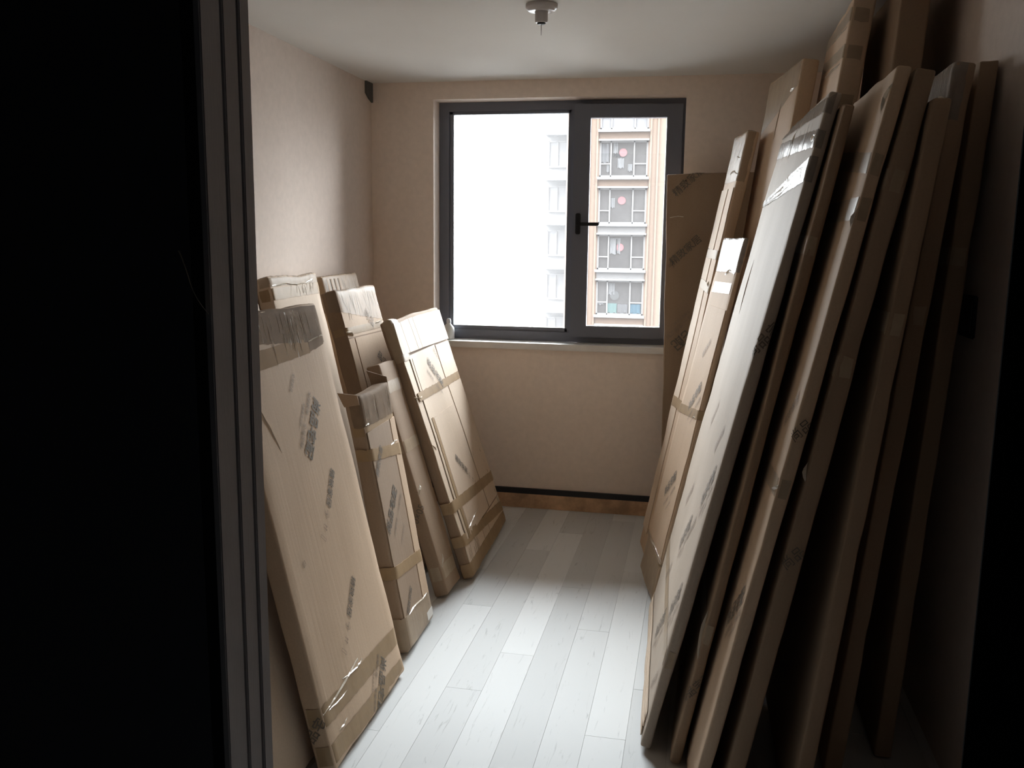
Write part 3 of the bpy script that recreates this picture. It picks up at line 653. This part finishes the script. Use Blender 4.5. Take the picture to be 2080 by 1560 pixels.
c.patch('film_wrap', [(-0.03, 1.85), (c.W, 1.85), (c.W, c.L), (-0.03, c.L)], 'film_grey', 0.0014, 0.003, (50, 20), 0.016); c.ridge([(0.03, 1.90), (0.08, 1.915), (0.12, 1.91)], 0.010, 0.012)
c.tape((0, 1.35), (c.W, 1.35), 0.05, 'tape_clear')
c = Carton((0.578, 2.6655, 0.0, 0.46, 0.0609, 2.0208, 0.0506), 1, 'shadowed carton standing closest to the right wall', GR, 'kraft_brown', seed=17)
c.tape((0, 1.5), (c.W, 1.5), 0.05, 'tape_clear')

c = Carton((0.1788, 3.3131, 0.007, 0.69, 0.1224, 2.36, 0.0724), 1, 'tallest carton on the right, nearly touching the ceiling, glinting tape', GR, 'kraft', seed=18)
W, L, T = c.W, c.L, c.T
for v0, v1 in ((2.30, 2.33), (2.18, 2.24), (2.02, 2.08), (1.88, 1.93)): c.tape((0, v0), (W, v1), 0.045, 'tape_clear')
for k in range(4): c.ridge([(0.05, 2.27-0.12*k), (0.25, 2.285-0.12*k), (0.45, 2.295-0.12*k)], 0.005, 0.006)
c.ridge([(0.1, 2.15), (0.3, 2.165), (0.5, 2.18)], 0.006, 0.008)
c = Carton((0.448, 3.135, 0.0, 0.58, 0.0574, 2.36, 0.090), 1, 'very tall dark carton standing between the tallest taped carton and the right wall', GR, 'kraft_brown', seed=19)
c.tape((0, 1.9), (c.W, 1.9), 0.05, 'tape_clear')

c = Carton((0.0676, 3.7706, -0.1459, 0.580, 0.1326, 2.2618, 0.0645), 1, 'tall carton with a wide pale front, behind the two narrow ones by the window', GR, 'kraft', seed=20)
W, L, T = c.W, c.L, c.T
c.patch('packing_tape', [(0.0, 2.16), (W+0.03, 2.02), (W+0.03, L+0.02), (0.0, L+0.02)], 'tape_clear', 0.0012, 0.0010, (40, 20), 0.02)
c.tape((0, 1.5), (W, 1.5), 0.05, 'tape_clear'); c.ridge([(0.05, 2.16), (0.12, 2.15)], 0.007, 0.008); c.ridge([(0.25, 2.15), (0.27, 2.05), (0.28, 1.98)], 0.004, 0.005, 'kraft_brown')

c = Carton((-0.1431, 3.7007, -0.1788, 0.425, 0.2058, 1.5802, 0.0246), 1, 'short narrow carton with a white shining taped top, right of the window', GR, 'kraft', seed=21, amp=0.003)
W, L, T = c.W, c.L, c.T
c.patch(S, [(0.010, 0.19), (0.395, 0.19), (0.33, 1.28), (0.010, 1.28)], 'kraft', 0.0042, step=0.05)
c.patch('film_wrap', [(-T*.6, 1.440), (W+T*.5, 1.430), (W+T*.5, L+T*.6), (-T*.6, L+T*.6)], 'film_grey', 0.0016, 0.0028, (60, 8), 0.014, 'shining clear tape over the top end')
c.patch('paper_label', [(0.03, 1.348), (0.375, 1.338), (0.360, 1.386), (0.03, 1.392)], 'label_white', 0.0014, label='pale label strip')
c.tape((0, 0.835), (W, 0.790), 0.040, 'tape', o=0.0055); c.tape((0, 0.165), (W, 0.180), 0.014, 'tape_clear', o=0.0060)
c.patch('packing_tape', [(0, 0.0), (W, 0.0), (W, 0.17), (0, 0.165)], 'tape_clear', 0.0014, 0.001)
c.creases(0.02, 0.35, 1.44, 1.50, 18, 'crease_dark')
c.ridge([(0.0, 0.178), (0.15, 0.19), (0.30, 0.175), (0.42, 0.185)], 0.008, 0.008); c.ridge([(0.03, 1.432), (0.12, 1.445), (0.2, 1.425)], 0.008, 0.010); c.ridge([(0.03, 0.82), (0.10, 0.805)], 0.009, 0.010)
for (u, v) in ((0.142, 0.887), (0.192, 0.478)):
    c.text(BIG, u, v, 0.048, R_(41), 'ink', o=0.0062, bold=0.018); c.text(SUB, u-0.040, v-0.045, 0.020, R_(41), 'ink_pale', o=0.0062)
    c.text('全屋家具定制', u-0.06, v-0.085, 0.014, R_(41), 'ink_pale', o=0.0062)
c.text(SMALL, 0.16, 1.10, 0.03, R_(41), 'ink_pale', o=0.0062)

c = Carton((-0.1946, 4.165, -0.1631, 0.2883, 0.1888, 2.0556, 0.0519), 1, 'tall narrow carton beside the dark carton under the window corner, taped end', GR, 'kraft', seed=22, amp=0.003)
W, L, T = c.W, c.L, c.T
c.patch(S, [(0.008, 0.10), (0.105, 0.10), (0.115, 1.80), (0.008, 1.80)], 'kraft', 0.0042, step=0.06)
c.patch(S, [(0.125, 0.10), (W-0.006, 0.10), (W-0.006, 1.80), (0.135, 1.80)], 'kraft_pale', 0.0048, step=0.06)
c.patch('film_wrap', [(-T*.7, 1.83), (W+T*.5, 1.83), (W+T*.5, L+T*.6), (-T*.7, L+T*.6)], 'film', 0.0016, 0.0028, (60, 20), 0.014, 'crumpled clear tape over the top end')
c.tape((0, 1.490), (W, 1.500), 0.042, 'tape', o=0.0062); c.tape((0, 1.33), (W, 1.36), 0.042, 'tape', o=0.0062); c.tape((0, 0.78), (W, 0.76), 0.05, 'tape', o=0.0062)
c.creases(0.02, 0.26, 1.85, 2.03, 16, 'crease_dark', slant=0.3); c.creases(0.02, 0.26, 1.85, 2.03, 12)
c.ridge([(0.0, 1.86), (0.10, 1.88), (0.2, 1.87)], 0.010, 0.010); c.ridge([(0.02, 1.93), (0.12, 1.95)], 0.008, 0.010); c.ridge([(0.03, 1.34), (0.06, 1.37)], 0.012, 0.012)

# carton standing upright in the back right corner, broad face towards the door
def facing_carton():
    c = Carton((0, 0, 0, 0.48, 0.03, 1.885, 0.045), -1, 'upright carton facing the door in the corner, its left edge over the window frame', 'flat cartons leaning on the right wall', 'kraft_brown', seed=23)
    th = 0.035; rz = R_(-1.0)
    # local x -> +X, local y -> into the back wall, leaning back
    c.root.matrix_world = Matrix.Translation((-0.150, 4.770, 0.004)) @ Matrix.Rotation(R_(-1.2), 4, 'Y') @ Matrix.Rotation(-th, 4, 'X')
    W, L, T = c.W, c.L, c.T
    c.text(SMALL, 0.115, 1.845, 0.050, R_(42), 'ink', bold=0.01)
    c.text(SMALL, 0.105, 1.490, 0.050, R_(42), 'ink', bold=0.01)
    c.text('☂', 0.038, 1.415, 0.035, R_(42), 'ink')
    logo(c, 0.150, 1.075, 222, 0.068, 'ink')
    c.text(BIG, 0.16, 0.72, 0.06, R_(42), 'ink'); c.text(SMALL, 0.2, 0.4, 0.05, R_(42), 'ink')
    c.ridge([(0.02, 1.66), (0.06, 1.668), (0.09, 1.664)], 0.003, 0.004)
    return c
facing_carton()

# ------------------------------------------------------------------ small things
b = empty('bottle', (-1.418, 5.020, sz)); tag(b, 'white plastic bottle at the left end of the window sill', 'bottle')
lathe('bottle_body', [(0.030, 0.0), (0.0335, 0.003), (0.034, 0.05), (0.032, 0.066), (0.020, 0.082), (0.012, 0.090), (0.011, 0.094)], 'bottle_plastic', b)
lathe('cap', [(0.013, 0.0935), (0.0135, 0.096), (0.0135, 0.110), (0.011, 0.113), (0.0105, 0.118), (0.009, 0.120)], 'white_gasket', b)

lh = empty('lamp_holder', (-0.615, 3.440, H)); tag(lh, 'grey plastic ceiling lamp holder without a bulb, thin wire hanging', 'lamp holder')
lathe('ceiling_rose', [(0.058, 0.0), (0.060, -0.003), (0.060, -0.012), (0.057, -0.017), (0.054, -0.018), (0.050, -0.024), (0.032, -0.027)], 'lamp_plastic', lh)
lathe('socket', [(0.026, -0.0265), (0.024, -0.030), (0.024, -0.058), (0.0225, -0.064), (0.018, -0.066)], 'lamp_plastic', lh)
lathe('contact_cup', [(0.016, -0.0655), (0.015, -0.070), (0.010, -0.072)], 'switch_dark', lh)
lathe('wire', [(0.0012, -0.0715), (0.0012, -0.085), (0.0008, -0.110)], 'bracket_grey', lh, seg=8)

bm = bmesh.new()
pr = [(4.862, H-0.001), (4.958, H-0.001), (4.958, 2.295), (4.905, 2.312), (4.862, 2.335)]
f = bm.faces.new([bm.verts.new((XL+0.0005, y, z)) for y, z in pr])
r = bmesh.ops.extrude_face_region(bm, geom=[f])
for v in r['geom']:
    if isinstance(v, bmesh.types.BMVert): v.co.x += 0.012
br = from_bm('corner_bracket', bm, 'bracket_grey'); tag(br, 'small dark plate in the ceiling corner left of the window', 'bracket')

sw = empty('wall_switch', (XR, 2.77, 1.335)); tag(sw, 'dark square switch plate on the right wall behind the cartons', 'switch')
def swc(o): o.matrix_parent_inverse = Matrix.Translation(sw.location).inverted(); return o
swc(box('plate', (XR-0.010, XR-0.0003, 2.700, 2.840, 1.275, 1.395), 'switch_dark', sw, bev=0.003))
for k in range(2): swc(box('rocker', (XR-0.013, XR-0.0095, 2.712+0.06*k, 2.768+0.06*k, 1.29, 1.38), 'switch_dark', sw, bev=0.001))

# ------------------------------------------------------------------ outside
OY0, OY1 = YB+0.08, YB+0.19                                   # unseen outer wall of this tower, added to keep sky light off the facing facade
struct(boxes('wall_outer', [(-45, XL-0.2, OY0, OY1, -30, 75), (XR+0.2, 40, OY0, OY1, -30, 75), (XL-0.2, XR+0.2, OY0, OY1, H+0.1, 75), (XL-0.2, XR+0.2, OY0, OY1, -30, -0.05)], 'outer_wall_paint'))
struct(box('ground', (-300, 300, 6, 400, -31, -30), 'ground_grey'))
def building(name, label, cat='building'):
    o = empty(name, (0, 0, 0)); return tag(o, label, cat)
pb = building('apartment_building', 'peach apartment building with glazed balconies seen through the right sash')
pb.location = (-4.9, 58, -30)
def pc(o): o.matrix_parent_inverse = Matrix.Translation(pb.location).inverted(); return o
FH = 2.91
rows = [7.87 + FH*k for k in range(3, -10, -1)]                # top edge of each window
bx0, bx1 = -6.50, -3.46
pc(boxes('wall', [(-8.6, bx0, 58, 66, -30, 18), (bx1, 6.0, 58, 66, -30, 18), (bx0, bx1, 59.6, 66, -30, 18)], 'facade_peach', pb))
for xx in (-7.15, -6.64, -3.30, -2.85): pc(box('pilaster', (xx-0.05, xx+0.05, 57.9, 58.0, -30, 18), 'facade_peach', pb))
for k, zt in enumerate(rows):
    zb = zt - 2.22
    # spandrel under each window: white slab edges, peach or white panel between
    zn = zt - FH
    peach = (k - 3) % 4 in (0, 3)
    pc(box('spandrel', (bx0, bx1, 58.0, 59.6, zn, zb), 'facade_peach' if peach else 'facade_white', pb))
    pc(boxes('ledge', [(bx0-0.10, bx1+0.10, 57.78, 58.0, zb-0.16, zb), (bx0-0.06, bx1+0.06, 57.86, 58.0, zn, zn+0.10)], 'facade_white', pb))
    if not (1 <= k <= 8): continue
    fr = pc(boxes('window_frame', [(bx0, bx0+0.10, 58.05, 58.2, zb, zt), (bx1-0.10, bx1, 58.05, 58.2, zb, zt), (bx0, bx1, 58.05, 58.2, zb, zb+0.1), (bx0, bx1, 58.05, 58.2, zt-0.1, zt),
                               (-5.82, -5.74, 58.05, 58.2, zb, zt), (-4.36, -4.28, 58.05, 58.2, zb, zt), (-4.28, bx1, 58.06, 58.18, zb+0.78, zb+0.85), (bx0, -5.8, 58.06, 58.18, zb+0.78, zb+0.85)], 'facade_white', pb))
    pale = k == 2
    for x0, x1, z0, z1 in ((bx0+.1, -5.82, zb+.85, zt-.1), (bx0+.1, -5.82, zb+.1, zb+.78), (-5.74, -4.36, zb+.1, zt-.1), (-4.28, bx1-.1, zb+.85, zt-.1), (-4.28, bx1-.1, zb+.1, zb+.78)):
        p = box('pane', (x0, x1, 58.12, 58.14, z0, z1), 'pane_pale' if pale else 'pane_grey', fr)
    def hang(nm, x0, x1, z0, z1, m):
        bm = bmesh.new(); seg = 6; pts = []
        for i in range(seg+1):
            t = i/seg; xx = x0+(x1-x0)*t; yy = 58.09 + 0.02*math.sin(i*2.1)
            pts.append((bm.verts.new((xx, yy, zb+z1)), bm.verts.new((xx, yy, zb+z0+0.05*math.sin(i*1.7)))))
        for a, b2 in zip(pts, pts[1:]): bm.faces.new((a[0], b2[0], b2[1], a[1]))
        bmesh.ops.solidify(bm, geom=bm.faces[:], thickness=0.02)
        return pc(from_bm(nm, bm, m, pb))
    def disc(x, z, r, m, nm='round_decoration'):
        bm = bmesh.new(); bmesh.ops.create_cone(bm, cap_ends=True, segments=16, radius1=r, radius2=r, depth=0.03)
        bmesh.ops.rotate(bm, verts=bm.verts, matrix=Matrix.Rotation(math.pi/2, 3, 'X')); bmesh.ops.translate(bm, verts=bm.verts, vec=(x, 58.10, zb+z))
        return pc(from_bm(nm, bm, m, pb))
    if k == 3:
        disc(-5.02, 1.50, 0.25, 'laundry_red'); hang('hanging_cloth', -5.65, -5.35, 1.45, 2.1, 'laundry_white'); hang('hanging_cloth', -5.62, -5.2, 1.25, 1.42, 'laundry_dark')
        hang('hanging_cloth', -5.35, -4.95, 0.55, 1.15, 'laundry_white'); hang('hanging_cloth', -6.05, -5.85, 0.3, 0.75, 'laundry_white'); hang('hanging_cloth', -4.7, -4.42, 0.35, 0.8, 'laundry_white'); hang('hanging_cloth', -6.4, -5.9, 0.9, 2.05, 'pane_pale')
    if k == 4:
        disc(-5.02, 1.45, 0.25, 'laundry_red'); hang('hanging_cloth', -5.72, -5.45, 1.0, 1.6, 'laundry_white')
    if k == 5:
        hang('hanging_cloth', -5.68, -5.02, 1.0, 2.0, 'laundry_white'); hang('hanging_cloth', -5.38, -5.1, 1.05, 1.95, 'pane_grey'); disc(-5.05, 1.42, 0.24, 'laundry_red')
    if k == 6:
        hang('hanging_cloth', -5.7, -5.3, 1.3, 2.05, 'laundry_white'); disc(-5.3, 1.25, 0.30, 'laundry_dark', 'potted_plant')
        hang('hanging_cloth', -5.75, -5.15, 0.12, 0.75, 'laundry_teal'); hang('hanging_cloth', -4.28, -3.62, 0.1, 0.72, 'laundry_blue'); hang('hanging_cloth', -5.1, -4.45, 0.12, 0.70, 'pane_pale'); hang('hanging_cloth', -6.4, -6.0, 0.65, 0.75, 'laundry_white')

wb = building('apartment_wing', 'white balcony wing left of the peach building, haze put into its pale colours'); wb.location = (-9.8, 60, -30)  # pale materials stand in for haze
def wc(o): o.matrix_parent_inverse = Matrix.Translation(wb.location).inverted(); return o
wc(box('wall', (-10.75, -8.66, 60.4, 67, -30, 8.7), 'facade_white', wb))
for k in range(7):
    zt = 8.63 - FH*k
    wc(box('balcony_slab', (-10.28, -8.66, 59.6, 60.4, zt-0.16, zt), 'facade_band', wb))
    wf = wc(boxes('window_frame', [(-10.16, -10.08, 60.25, 60.4, zt-2.15, zt-0.5), (-8.76, -8.68, 60.25, 60.4, zt-2.15, zt-0.5), (-10.16, -8.68, 60.25, 60.4, zt-2.2, zt-2.1), (-10.16, -8.68, 60.25, 60.4, zt-0.56, zt-0.48), (-9.55, -9.49, 60.25, 60.4, zt-2.15, zt-0.5)], 'facade_white', wb))
    for x0, x1 in ((-10.08, -9.55), (-9.49, -8.76)): box('pane', (x0, x1, 60.34, 60.37, zt-2.1, zt-0.56), 'pane_pale', wf)

fb = building('distant_building', 'very pale distant block of flats behind the left pane, haze put into its colours'); fb.location = (-35, 155, -30)  # haze of distance painted into the far materials
def fc(o): o.matrix_parent_inverse = Matrix.Translation(fb.location).inverted(); return o
fc(box('wall', (-46, -27.3, 155, 170, -30, 1.2), 'far_facade', fb))
for rz in range(6):
    zt = -0.9 - 3.05*rz
    for xx in (-42.2, -39.4, -36.9, -33.8, -31.2, -28.9):
        fc(box('window', (xx-0.65, xx+0.65, 154.9, 155.0, zt-1.5, zt), 'far_pane', fb))
